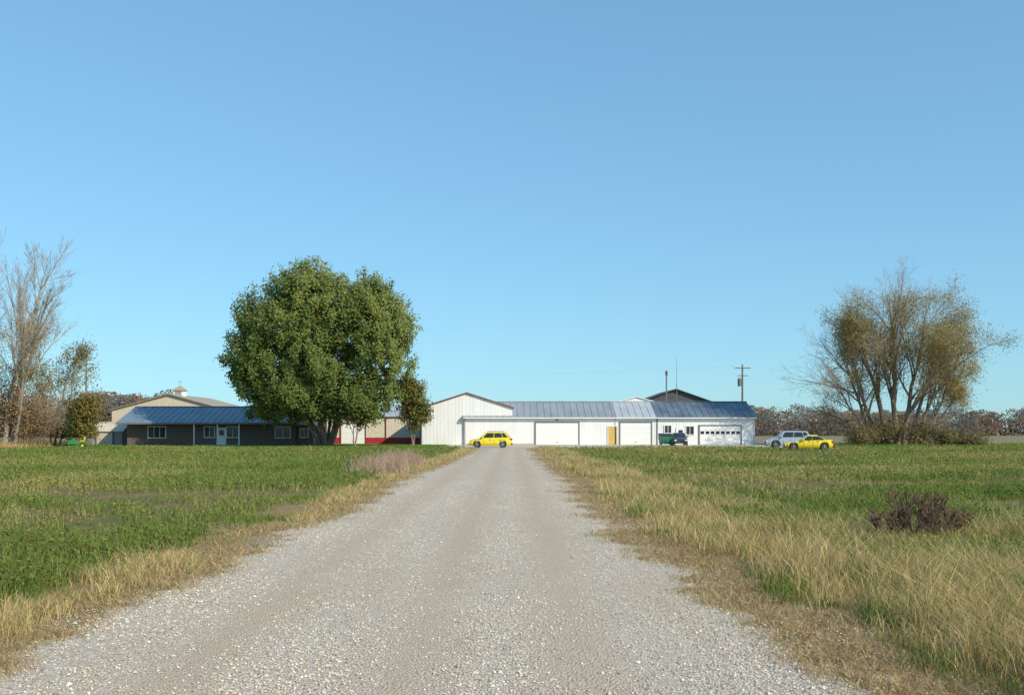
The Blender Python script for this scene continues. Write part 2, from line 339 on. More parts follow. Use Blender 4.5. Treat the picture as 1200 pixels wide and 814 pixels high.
for i in range(nc):
    e=ell[RNG.choice(len(ell),p=wt)]
    v=RNG.normal(size=3); v/=np.linalg.norm(v); rad=RNG.random()**.30*RNG.uniform(.90,1.08)
    if RNG.random()<.6: v[1]=-abs(v[1])
    c=np.array([PX(e[0],D0)-bx,0,PZ(e[1],D0)])+v*rad*np.array([e[2]*mpp*.93,e[4],e[3]*mpp*.93]); c[2]=max(c[2],1.7); cl.append(c); ax.append(v)
cl=np.array(cl); ax=np.array(ax)
nl=92; i=np.repeat(np.arange(nc),nl); m=len(i)
rc=RNG.uniform(.35,.75,nc)
off=RNG.normal(size=(m,3))*rc[i][:,None]*.5
stretch=(ax[i]*.5+np.array([0,0,.9])); off+=stretch*(RNG.random((m,1))-.4)*1.2
c=cl[i]+off
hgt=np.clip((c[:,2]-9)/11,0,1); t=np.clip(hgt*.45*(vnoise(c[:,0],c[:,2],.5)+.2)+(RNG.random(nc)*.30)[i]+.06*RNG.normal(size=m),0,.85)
t=np.clip(t+.18*np.clip(c[:,0]/9,0,1),0,.85)  # paler leaves on the sunward side: sunlight painted into the leaf colour
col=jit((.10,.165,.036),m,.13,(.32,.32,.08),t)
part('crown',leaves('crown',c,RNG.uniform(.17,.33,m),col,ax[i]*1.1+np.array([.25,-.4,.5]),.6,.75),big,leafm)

def leafy_tree(name,label,px,D,ells,nc,nl,rc,c1,c2,size,stems,mx=3,kids=[6,4,3],cat='tree',tmul=.5,tm=None):
    mp=D/F; b=thing(name,label,cat,(PX(px,D),D,0)); W=Wood()
    for (dx,dy,L,r) in stems: W.grow(Vector((dx*.3,dy*.3,0)),Vector((dx,dy,1)).normalized(),L,r,0,mx,kids,38,.03,.1)
    part('trunk',W.mesh(),b,tm or bark)
    wt=np.array([e[2]*e[3] for e in ells],float); wt/=wt.sum(); cl=[]; ax=[]
    for i in range(nc):
        e=ells[RNG.choice(len(ells),p=wt)]; v=RNG.normal(size=3); v/=np.linalg.norm(v); rad=RNG.random()**.4*RNG.uniform(.85,1.12)
        cl.append(np.array([PX(e[0],D)-PX(px,D),0,PZ(e[1],D)])+v*rad*np.array([e[2]*mp,e[2]*mp*.9,e[3]*mp])); ax.append(v)
    cl=np.array(cl); ax=np.array(ax); i=np.repeat(np.arange(nc),nl); m=len(i)
    c=cl[i]+RNG.normal(size=(m,3))*rc; c[:,2]=np.maximum(c[:,2],.05)
    t=np.clip(RNG.random(nc)[i]*tmul+.15*RNG.normal(size=m),0,1)
    part('crown',leaves('crown',c,RNG.uniform(size*.6,size*1.3,m),jit(c1,m,.2,c2,t),ax[i]+np.array([0.2,-.2,.4]),.8,.7),b,leafm); return b
leafy_tree('maple_tree','small olive and rust tinted tree beside white shed',484,114,[(485,470,18,30),(480,458,14,20),(492,480,12,16)],210,60,.32,(.11,.15,.035),(.32,.21,.055),.24,[(-.1,0,4.5,.13),(.15,.1,4.5,.11)],tmul=.55)
leafy_tree('young_tree','slender leaning young tree near the big maple',415,107,[(425,480,18,12),(412,474,15,12)],70,60,.35,(.10,.16,.033),(.22,.2,.05),.26,[(.25,0,4.5,.09),(-.1,.1,4.2,.08)])

def bare_tree(name,label,px,D,stems,mx,kids,leafn,lc1,lc2,size,zmin,ang=30,up=.02,wob=.09,ratio=.58,leaffilter=None,sp=.28,mat=None):
    b=thing(name,label,'tree',(PX(px,D),D,0)); W=Wood()
    for (dx,dy,L,r,ox) in stems: W.grow(Vector((ox,dy*.8,0)),Vector((dx,dy,1)).normalized(),L,r,0,mx,kids,ang,up,wob,ratio)
    part('trunk',W.mesh(),b,mat or twigm)
    T=np.array([tuple(t[0]) for t in W.tips]); k=T[:,2]>zmin
    if leaffilter is not None: k&=leaffilter(T)
    T=T[k]
    if len(T)==0 or leafn==0: return b
    i=RNG.integers(0,len(T),leafn); c=T[i]+RNG.normal(size=(leafn,3))*sp
    part('crown',leaves('crown',c,RNG.uniform(size*.6,size*1.3,leafn),jit(lc1,leafn,.2,lc2,RNG.random(leafn)),np.tile((.3,-.4,.4),(leafn,1)),.8,.6),b,leafm); return b
D1=118.0
random.seed(11)
bare_tree('cottonwood_tree','broad multi-stemmed tree with thin olive-tan leaves and bare limbs',1050,D1,
 [(-.12,.05,14.5,.36,-.8),(.05,-.1,16,.38,.1),(.2,.1,14.5,.34,.9),(-.36,-.1,13,.30,-1.6),(.36,0,13,.30,1.6),(-.65,.1,11.5,.26,-2.2),(.6,-.1,11.5,.26,2.1),(-.95,0,9,.2,-2.4),(.9,.1,9,.2,2.4),(0,.5,12,.24,.4),(.1,-.5,12,.24,-.4),(-1.2,.2,7,.14,-2.4),(1.1,.2,7,.14,2.4)],
 4,[9,7,6,4],78000,(.27,.225,.07),(.42,.32,.11),.165,5,leaffilter=lambda T:((abs(T[:,0]-.6)<7.5)&(T[:,2]<18.0)&(RNG.random(len(T))<.4+.6*(vnoise(T[:,0],T[:,2],.4,3)>.40)))|((T[:,0]>5)&(T[:,0]<12.3)&(RNG.random(len(T))<.6)),sp=.5)
random.seed(3)
bare_tree('bare_tree','tall bare deciduous tree with fine upright pale twigs',2,95.0,
 [(.05,0,17,.26,.3),(.18,.1,15.5,.21,.8),(-.08,-.1,17,.26,-.6),(-.25,.1,15,.22,-1.2),(.1,.3,15,.2,.1),(.26,-.2,12.5,.15,1.3),(-.4,0,13,.17,-1.6)],
 4,[9,8,7,4],9000,(.30,.22,.11),(.40,.30,.16),.13,1,ang=24,up=.05,wob=.06,ratio=.46,leaffilter=lambda T:T[:,2]<12,mat=palebark,sp=.45)
random.seed(4)
bare_tree('small_tree','slender half-bare tree with sparse olive leaves',64,99.0,
 [(.08,0,8.5,.14,0),(.2,.1,7.5,.10,.4),(-.15,0,7,.10,-.3)],4,[6,5,4,3],6500,(.20,.20,.06),(.32,.25,.09),.18,3,ang=30,up=.05)
bare_tree('bare_tree','slight leafless tree rising behind the shed roofs',661,170.0,[(.1,0,5.5,.12,0),(-.15,0,5,.1,0)],3,[6,5,4],0,(.1,.1,.1),(.1,.1,.1),.1,3)
leafy_tree('golden_shrub','rounded olive-gold shrub at the field margin',98,100,[(98,482,20,24),(92,495,24,18)],140,60,.35,(.10,.105,.03),(.34,.25,.06),.22,[(-.2,0,2.5,.06),(.2,.1,2.5,.06)],2,[5,4],cat='shrub',tmul=1.0)
leafy_tree('dark_shrub','dark green bush beside golden shrub',80,98,[(76,498,13,15)],60,50,.3,(.05,.065,.02),(.09,.09,.025),.22,[(0,0,2,.05)],2,[4,4],cat='shrub')
leafy_tree('brown_thicket','dense reddish brown thicket under the bare tree',36,96,[(30,484,28,34),(45,496,26,24),(2,474,30,44)],380,45,.5,(.25,.16,.085),(.42,.29,.14),.15,[(-.4,0,5,.08),(.3,0,5,.08),(0,.2,5.5,.08),(.7,0,4,.06),(-.9,0,4,.06)],3,[8,7,5],cat='shrub',tmul=1.0,tm=palebark)
for px,w_,h_,D in((1008,16,12,113),(1040,26,18,116),(1080,22,15,113),(1112,16,9,112),(1140,16,6,111)):
    leafy_tree('hedge_thicket','tangled brown and green undergrowth at the tree foot',px,D,[(px,523-h_,w_,h_)],90,50,.35,(.12,.135,.045),(.32,.23,.11),.17,[(-.5,0,2.4,.05),(.4,0,2.6,.05),(0,.2,3,.05)],2,[6,5],cat='shrub',tmul=1.0)
darkstem=M('dried_stem_brown',(.10,.065,.045),.95,.2,5)
def weed_plant(px,D,h,lab):
    b=thing('weed_plant',lab,'weed',(PX(px,D),D,0),group='tall weeds in the grass'); W=Wood()
    for q in range(9): W.grow(Vector((random.gauss(0,.16),random.gauss(0,.16),0)),Vector((random.gauss(0,.28),random.gauss(0,.28),1)).normalized(),h,.006,0,2,[6,4],26,.05,.07)
    part('stem',W.mesh('stem'),b,darkstem); T=np.array([tuple(t[0]) for t in W.tips]); n=900; i=RNG.integers(0,len(T),n)
    part('seed_head',leaves('seed_head',T[i]+RNG.normal(size=(n,3))*.03,RNG.uniform(.013,.03,n),jit((.12,.07,.04),n,.3,(.24,.15,.08),RNG.random(n))),b,leafm)
for px,D,h in((1066,15.5,.60),(1092,14.6,.48),(1050,14.9,.42),(1120,15.2,.4)): weed_plant(px,D,h,'dark brown dried weed stalks among pale grass')

def woods(name,label,x0,x1,D,hgt,nt_,per,cols,size,dep=40):
    tx=RNG.uniform(x0,x1,nt_); ty=D+RNG.random(nt_)*dep; th=hgt*RNG.uniform(.72,1.05,nt_)*(.80+.35*vnoise(tx,0*tx,.03,7)); tw=th*RNG.uniform(.40,.65,nt_)
    ci=np.clip((vnoise(tx,ty*.3,.05,3)*1.6-.3)*len(cols)+.9*RNG.normal(size=nt_),0,len(cols)-1).astype(int)
    tc_=np.array(cols)[ci]*np.clip(1+.10*RNG.normal(size=(nt_,1)),.6,1.5)
    i=np.repeat(np.arange(nt_),per); m=len(i); u=RNG.random(m)**.7; prof=np.sqrt(np.clip(1-(np.abs(u-.5)*2)**2.4,0.02,1))
    a=RNG.random(m)*6.283; rr_=np.sqrt(RNG.random(m))*tw[i]*prof
    P=np.stack([tx[i]+np.cos(a)*rr_,ty[i]+np.sin(a)*rr_,th[i]*u],1); C=tc_[i]*np.clip(1+.07*RNG.normal(size=(m,1)),.6,1.4)
    S=RNG.uniform(size*.5,size*1.2,m)
    nb=nt_*14; xb=RNG.uniform(x0,x1,nb); yb=D+dep+6+RNG.random(nb)*4; zb_=hgt*(.42+.22*vnoise(xb,yb*.3,.07,7))*RNG.random(nb)
    P=np.concatenate([P,np.stack([xb,yb,zb_],1)]); S=np.concatenate([S,np.full(nb,size*2.6)]); C=np.concatenate([C,np.tile(np.array((.13,.105,.09)),(nb,1))])
    stuff(name,leaves(name,P,S,C,np.tile((.3,-.9,.25),(len(P),1)),.35,.8),woodm,label,'woodland')
wc=[(.135,.12,.11),(.165,.105,.08),(.115,.12,.085),(.16,.125,.095),(.135,.13,.125),(.18,.11,.075),(.105,.115,.105)]  # tree colours greyed, with distance haze mixed into them
woods('distant_woodland','autumn rust, brown and olive woodland along the horizon',-330,420,345,9.9,760,300,wc,.62)
woods('near_woodland','brown leafless tree belt behind the barns',-160,-85,245,10.8,110,380,wc,.5)

# ------------------------------------------------------------------ buildings
white=M('white_painted_metal',(.80,.80,.79),.5,.05,1.2,stretch=(1,1,.2)); trimw=M('white_trim_paint',(.82,.82,.80),.5,.04)
greytrim=M('grey_frame_paint',(.16,.155,.15),.6,.1); lighttrim=M('light_grey_trim',(.55,.55,.54),.6,.06); red=M('barn_red_paint',(.36,.03,.03),.55,.12); redtrim=M('dark_red_trim',(.17,.035,.035),.55,.12)
beige=M('beige_metal_siding',(.66,.59,.46),.55,.07); cream=M('cream_siding',(.58,.50,.38),.6,.07)
roofA=M('galvanised_blue_roof',(.31,.335,.36),.5,.14,.6,metal=.1,stretch=(1,.3,1)); roofB=M('light_galvanised_roof',(.46,.49,.51),.5,.1,.6,metal=.1)
roofC=M('shaded_slate_blue_roof',(.14,.18,.225),.5,.3,.5,metal=.1); roofH=M('blue_grey_roof_panels',(.18,.25,.31),.5,.15,.6,metal=.1)  # roofC: blue paint, darkened in its colour to stand for tree shadow
tanroof=M('weathered_tan_roof',(.34,.30,.22),.7,.12); darkw=M('dark_weathered_boards',(.075,.08,.09),.8,.25,3); darkr=M('dark_shingle_roof',(.06,.065,.07),.85,.2)
brick=M('dark_brown_brick',(.15,.115,.09),.85,.25,9,bump=.4); glass=M('dark_window_glass',(.03,.04,.05),.08,.2,1)
yellowp=M('ochre_door_paint',(.60,.42,.14),.55,.1); greyshed=M('grey_shed_siding',(.30,.29,.27),.7,.12); concrete=M('concrete',(.45,.43,.40),.9,.15,bump=.2)
def gable(parent,w,d,he,hr,axis,wallmat,roofmat,over=.35,rib=.9,thick=.1,roofsegs=None,wallrib=.45,roof_label=None):
    wb=MB()
    if axis=='x':
        wb.add([(0,0,0),(w,0,0),(w,0,he),(0,0,he),(0,d,0),(w,d,0),(w,d,he),(0,d,he),(0,d/2,hr),(w,d/2,hr)],
          [(0,1,2,3),(5,4,7,6),(4,0,3,8,7),(1,5,6,9,2)])
    else:
        wb.add([(0,0,0),(w,0,0),(w,0,he),(w/2,0,hr),(0,0,he),(0,d,0),(w,d,0),(w,d,he),(w/2,d,hr),(0,d,he)],
          [(0,1,2,3,4),(6,5,9,8,7),(5,0,4,9),(1,6,7,2)])
    if wallrib:
        x=wallrib/2
        while x<w-.05:
            h=he-.02 if axis=='x' else he+(hr-he)*(1-abs(x-w/2)/(w/2))-.05
            wb.box(x-.02,x+.02,-.018,.01,.02,h); x+=wallrib
    part('wall',wb,parent,wallmat)
    segs=roofsegs or [(0,w,roofmat,roof_label)]
    for (a,b_,rm,lab) in segs:
        rb=MB(); th=thick
        if axis=='x':
            a0=a-(over if a==0 else 0); b0=b_+(over if b_==w else 0); sl=(hr-he)/(d/2); ye=-over; ze=he-sl*over
            for s in(0,1):
                Y=(lambda y:y) if s==0 else (lambda y:d-y)
                lo=[(a0,Y(ye),ze),(b0,Y(ye),ze),(b0,Y(d/2),hr),(a0,Y(d/2),hr)]; hi=[(p[0],p[1],p[2]+th) for p in lo]
                rb.hexa(lo,hi)
                x=a0+.05
                while x<b0:
                    lo=[(x-.03,Y(ye-.01),ze+th-.01),(x+.03,Y(ye-.01),ze+th-.01),(x+.03,Y(d/2),hr+th-.01),(x-.03,Y(d/2),hr+th-.01)]
                    rb.hexa(lo,[(p[0],p[1],p[2]+.055) for p in lo]); x+=rib
            rb.box(a0,b0,d/2-.18,d/2+.18,hr+th-.02,hr+th+.07)
        else:
            sl=(hr-he)/(w/2); ze=he-sl*over
            for s in(0,1):
                Xf=(lambda x:x) if s==0 else (lambda x:w-x)
                lo=[(Xf(-over),-over,ze),(Xf(w/2),-over,hr),(Xf(w/2),d+over,hr),(Xf(-over),d+over,ze)]
                rb.hexa(lo,[(p[0],p[1],p[2]+th) for p in lo])
        part('roof',rb,parent,rm,label=lab)
def window(parent,x,z,w,h,y=-.02,fm=None,cols=2,rows=1):
    p=part('window',MB().box(x,x+w,y-.03,y,z,z+h),parent,glass)
    f=MB(); t=.09; y0=y-.07; y1=y+.0
    f.box(x-t,x,y0,y1,z-t,z+h+t); f.box(x+w,x+w+t,y0,y1,z-t,z+h+t); f.box(x,x+w,y0,y1,z-t,z); f.box(x,x+w,y0,y1,z+h,z+h+t)
    for i in range(1,cols): f.box(x+w*i/cols-.025,x+w*i/cols+.025,y0+.01,y1-.032,z+.002,z+h-.002)
    part('frame',f,p,fm or trimw); return p
def garage(parent,x,w,h,mat,framem,glz=0,y=-.02,glz_z=None,label=None):
    d=MB(); n=4
    for i in range(n):
        z0=.03+i*(h-.03)/n; d.box(x,x+w,y-.03,y,z0,z0+(h-.03)/n-.012)
        k=max(2,int(w/1.0))
        for j in range(k): d.box(x+w*j/k+.1,x+w*(j+1)/k-.1,y-.038,y-.029,z0+.1,z0+(h-.03)/n-.12)
    p=part('garage_door',d,parent,mat,label=label)
    f=MB(); t=.13; f.box(x-t,x,y-.09,y,0,h+t); f.box(x+w,x+w+t,y-.09,y,0,h+t); f.box(x,x+w,y-.09,y,h+.002,h+t); part('frame',f,p,framem)
    if glz:
        zz=glz_z or h*.55
        for j in range(glz): part('window',MB().box(x+w*(j+.15)/glz,x+w*(j+.85)/glz,y-.06,y-.046,zz,zz+.35),p,glass)
    handle=MB().box(x+w/2-.12,x+w/2+.12,y-.1,y-.04,.35,.4); part('handle',handle,p,greytrim)
    return p
def door(parent,x,w,h,mat,y=-.02,glz=False,label=None):
    p=part('door',MB().box(x,x+w,y-.04,y,.03,h),parent,mat,label=label)
    f=MB(); t=.08; f.box(x-t,x,y-.07,y,0,h+t); f.box(x+w,x+w+t,y-.07,y,0,h+t); f.box(x,x+w,y-.07,y,h+.002,h+t); part('frame',f,p,trimw)
    part('handle',MB().cyl((x+w-.1,y-.04,1.02),(x+w-.1,y-.1,1.02),.035,.035,8),p,greytrim)
    if glz: part('window',MB().box(x+.2,x+w-.2,y-.05,y-.041,1.2,1.85),p,glass)
DW=124.0; x0=PX(545,DW); x1=PX(884,DW)
ws=thing('workshop','long low white metal workshop with blue ribbed roof','building',(x0,DW,0))
wx=lambda px:PX(px,DW)-x0
W_=x1-x0; he=PZ(488.5,DW); hr=PZ(471.5,DW+5.5)
gable(ws,W_,11,he,hr,'x',white,roofA,over=.3,rib=.85,roofsegs=[(0,wx(722),roofA,'blue-grey galvanised roof'),(wx(722),wx(769),roofB,'paler galvanised roof'),(wx(769),W_,roofC,'slate-blue roof with tree shade painted in')])
garage(ws,wx(628),wx(678)-wx(628),2.75,trimw,greytrim,label='wide white overhead door')
door(ws,wx(712.5),1.15,2.3,yellowp,label='tan yellow wooden door')
garage(ws,wx(727),wx(763)-wx(727),2.75,trimw,greytrim,glz=0,label='white overhead door')
garage(ws,wx(820),wx(868)-wx(820),2.35,trimw,greytrim,glz=8,glz_z=1.35,label='white door with row of small panes')
window(ws,wx(779),1.5,.8,.9); window(ws,wx(804),1.3,.95,1.0); door(ws,wx(793),.95,2.1,trimw,glz=True)
part('gutter',MB().box(-.2,W_+.2,-.48,-.36,he-.18,he-.06),ws,trimw)
part('wainscot',MB().box(.12,wx(628)-.2,-.04,-.02,.0,.18),ws,concrete)
for cx,mt in ((0.02,lighttrim),(wx(721),lighttrim),(wx(770),greytrim),(W_-.02,lighttrim)): part('corner_trim',MB().box(cx-.07,cx+.07,-.06,-.02,0,he-.1),ws,mt)
part('wall_lamp',MB().box(wx(653)-.12,wx(653)+.12,-.25,-.02,3.02,3.16),ws,greytrim)
DB=124.25; bxl=PX(494,DB); bw=2*(PX(547,DB)-bxl)
rb=thing('machine_shed','tall white metal machine shed with dark red trim','building',(bxl,DB,0))
he2=PZ(477.5,DB); hr2=PZ(460.5,DB)
gable(rb,bw,22,he2,hr2,'y',white,roofB,over=.15,thick=.08,wallrib=.45)
for s in(0,1):
    t=MB(); Xf=(lambda x:x) if s==0 else (lambda x:bw-x)
    sl=(hr2-he2)/(bw/2); z0=he2-sl*.27
    lo=[(Xf(-.27),-.22,z0-.03),(Xf(bw/2),-.22,hr2-.03),(Xf(bw/2),-.16,hr2-.03),(Xf(-.27),-.16,z0-.03)]
    t.hexa(lo,[(p[0],p[1],p[2]+.14) for p in lo])
    part('gable_trim',t,rb,redtrim)
part('corner_trim',MB().box(-.05,.06,-.05,-.02,0,he2-.15),rb,greytrim)
DG=134.0; wg=thing('storage_barn','beige metal barn with red wainscot behind maple','building',(PX(383,DG),DG,0))
ww=PX(492,DG)-PX(383,DG); gable(wg,ww,12,3.7,5.0,'x',beige,roofB,over=.3)
part('wainscot',MB().box(0,ww,-.05,-.02,0,.85),wg,red); part('corner_trim',MB().box(PX(452,DG)-PX(383,DG)-.08,PX(452,DG)-PX(383,DG)+.08,-.07,-.051,0,3.6),wg,redtrim)
garage(wg,PX(400,DG)-PX(383,DG),3.2,2.7,trimw,redtrim,y=-.051)
DK=152.0; k0=PX(738,DK); kw=PX(846,DK)-k0
kb=thing('old_barn','old dark weathered barn with broad gable roof','building',(k0,DK,0)); gable(kb,kw,16,PZ(475,DK),PZ(456,DK),'y',darkw,darkr,over=.5,wallrib=.3)
k0b=PX(724,146); kw2=PX(768,146)-k0b
kb2=thing('small_white_shed','small white gabled shed behind the workshop','building',(k0b,146,0)); gable(kb2,kw2,4,PZ(471,146),PZ(465,146),'y',white,trimw,over=.2)
ch=thing('chimney_stack','slim metal flue with red capped top','chimney',(PX(781,148),148,0)); zt=PZ(434,148)
part('pipe',MB().cyl((0,0,0),(0,0,zt-.7),.11,.11,10),ch,greytrim); part('cap',MB().cyl((0,0,zt-.7),(0,0,zt-.15),.17,.17,10).cyl((0,0,zt-.15),(0,0,zt),.22,.03,10),ch,redtrim)
an=thing('antenna_mast','thin metal radio antenna mast','antenna',(PX(793,147),147,0)); zt=PZ(419,147)
part('mast',MB().cyl((0,0,0),(0,0,zt*.7),.06,.05,8).cyl((0,0,zt*.7),(0,0,zt),.035,.02,6),an,greytrim)
DH=118.0; hx0=PX(149,DH); hw=PX(346,DH)-hx0
hs=thing('ranch_house','low brown brick ranch house with blue-grey metal roof','house',(hx0,DH,0))
hhe=PZ(496,116.5); hhr=PZ(477.5,122.5); dH=9.0
hp=lambda px:PX(px,DH)-hx0
wb=MB(); wb.add([(0,0,0),(hw,0,0),(hw,0,hhe),(0,0,hhe),(0,dH,0),(hw,dH,0),(hw,dH,hhe),(0,dH,hhe),(0,dH/2,hhr),(hw,dH/2,hhr)],[(0,1,2,3),(5,4,7,6),(4,0,3,8,7),(1,5,6,9,2)])
part('wall',wb,hs,brick)
r=MB()
for s in(0,1):
    Y=(lambda y:y) if s==0 else (lambda y:dH-y)
    lo=[(-.7,Y(-1.6),hhe),(hw+.3,Y(-1.6),hhe),(hw+.3,Y(dH/2),hhr),(-.7,Y(dH/2),hhr)]; r.hexa(lo,[(p[0],p[1],p[2]+.1) for p in lo])
    x=-.65
    while x<hw+.3:
        lo=[(x-.03,Y(-1.61),hhe+.09),(x+.03,Y(-1.61),hhe+.09),(x+.03,Y(dH/2),hhr+.09),(x-.03,Y(dH/2),hhr+.09)]; r.hexa(lo,[(p[0],p[1],p[2]+.06) for p in lo]); x+=.75
r.box(-.7,hw+.3,dH/2-.18,dH/2+.18,hhr+.08,hhr+.18)
part('roof',r,hs,roofH)
part('fascia',MB().box(-.7,hw+.3,-1.68,-1.62,hhe-.10,hhe+.06),hs,greytrim)
window(hs,hp(174),.95,hp(194)-hp(174),1.25,cols=3); window(hs,hp(240),1.0,1.15,1.2); window(hs,hp(266),1.0,1.35,1.2); window(hs,hp(323),.95,hp(340)-hp(323),1.25,cols=2)
door(hs,hp(255),.95,2.05,trimw,glz=True)
for px in(232,259,284): part('porch_post',MB().box(hp(px)-.06,hp(px)+.06,-1.5,-1.38,.12,hhe-.02),hs,trimw)
part('porch_slab',MB().box(hp(230),hp(286),-1.6,-.01,0,.12),hs,concrete)
part('addition_wall',MB().box(hw,hw+2.0,.5,6,0,2.35),hs,brick); part('addition_roof',MB().box(hw+.02,hw+2.3,.1,6.3,2.352,2.5),hs,roofH)
window(hs,hw+.5,1,.9,1.0,y=.48)
DC=150.0; c0=PX(131,DC); cw=PX(266,DC)-c0
cb=thing('cupola_barn','large cream barn with gabled roof and cupola','building',(c0,DC,0)); ch_=PZ(480,DC); cr_=PZ(462,DC)
gable(cb,cw,20,ch_,cr_,'y',cream,tanroof,over=.4,wallrib=.6)
cu=MB().box(cw/2-.75,cw/2+.75,4,5.5,cr_-.3,cr_+.75); cp=part('cupola',cu,cb,trimw,label='small white louvred cupola')
part('cupola_roof',MB().add([(cw/2-1,3.75,cr_+.752),(cw/2+1,3.75,cr_+.752),(cw/2+1,5.75,cr_+.752),(cw/2-1,5.75,cr_+.752),(cw/2,4.75,cr_+1.6)],[(0,1,4),(1,2,4),(2,3,4),(3,0,4),(3,2,1,0)]),cp,tanroof)
lv=MB()
for q in range(4): lv.box(cw/2-.5,cw/2+.5,3.96,3.99,cr_+.02+q*.17,cr_+.11+q*.17)
part('louvre',lv,cp,greytrim)
part('weather_vane',MB().cyl((cw/2,4.75,cr_+1.55),(cw/2,4.75,cr_+2.4),.03,.02,6).box(cw/2-.3,cw/2+.3,4.73,4.77,cr_+2.1,cr_+2.16),cp,greytrim)
s0=PX(108,122); sw=PX(143,122)-s0
sh=thing('small_shed','small grey garden shed with low roof','shed',(s0,122,0)); gable(sh,sw,4,1.75,2.7,'x',greyshed,cream,over=.25,wallrib=.3); garage(sh,.6,1.9,1.55,cream,greytrim)

wood=M('weathered_pole_wood',(.18,.14,.11),.9,.2,5)
def pole(px,D,ytop,lab,tr=True):
    b=thing('utility_pole',lab,'utility pole',(PX(px,D),D,0),group='wooden utility poles'); zt=PZ(ytop,D)
    part('post',MB().cyl((0,0,0),(0,0,zt),.17,.11,10),b,wood)
    part('crossarm',MB().box(-1.1,1.1,-.2,-.1,zt-.55,zt-.42),b,wood); part('crossarm',MB().box(-.75,.75,-.2,-.1,zt-1.6,zt-1.5),b,wood)
    for dx in(-1,-.4,.4,1): part('insulator',MB().cyl((dx,-.15,zt-.42),(dx,-.15,zt-.2),.05,.035,8),b,trimw)
    if tr: part('transformer',MB().cyl((-.42,-.1,zt-3.0),(-.42,-.1,zt-2.0),.26,.26,14).cyl((-.42,-.1,zt-2.0),(-.42,-.1,zt-1.85),.26,.08,14),b,greytrim)
    return zt
za=pole(870,138,427,'wooden utility pole with crossarm and grey transformer'); zb=pole(101,158,423,'wooden utility pole with short crossarm',False)
cabm=M('weathered_cable',(.30,.32,.34),.6,.1)
def cable(a,b,sag,lab):
    m=MB(); a=Vector(a); b=Vector(b); n=24; pr=None
    for i in range(n+1):
        t=i/n; p=a.lerp(b,t)-Vector((0,0,sag*4*t*(1-t)))
        if pr is not None: m.cyl(pr,p,.009,.009,4,False)
        pr=p
    o=part('power_cable',m,None,cabm); o['label']=lab; o['category']='cable'; o['group']='overhead power cables'
for dx in(-1,): cable((PX(101,158)+dx,157.85,zb-.2),(PX(870,138)+dx,137.85,za-.2),1.6,'thin sagging overhead power cable')

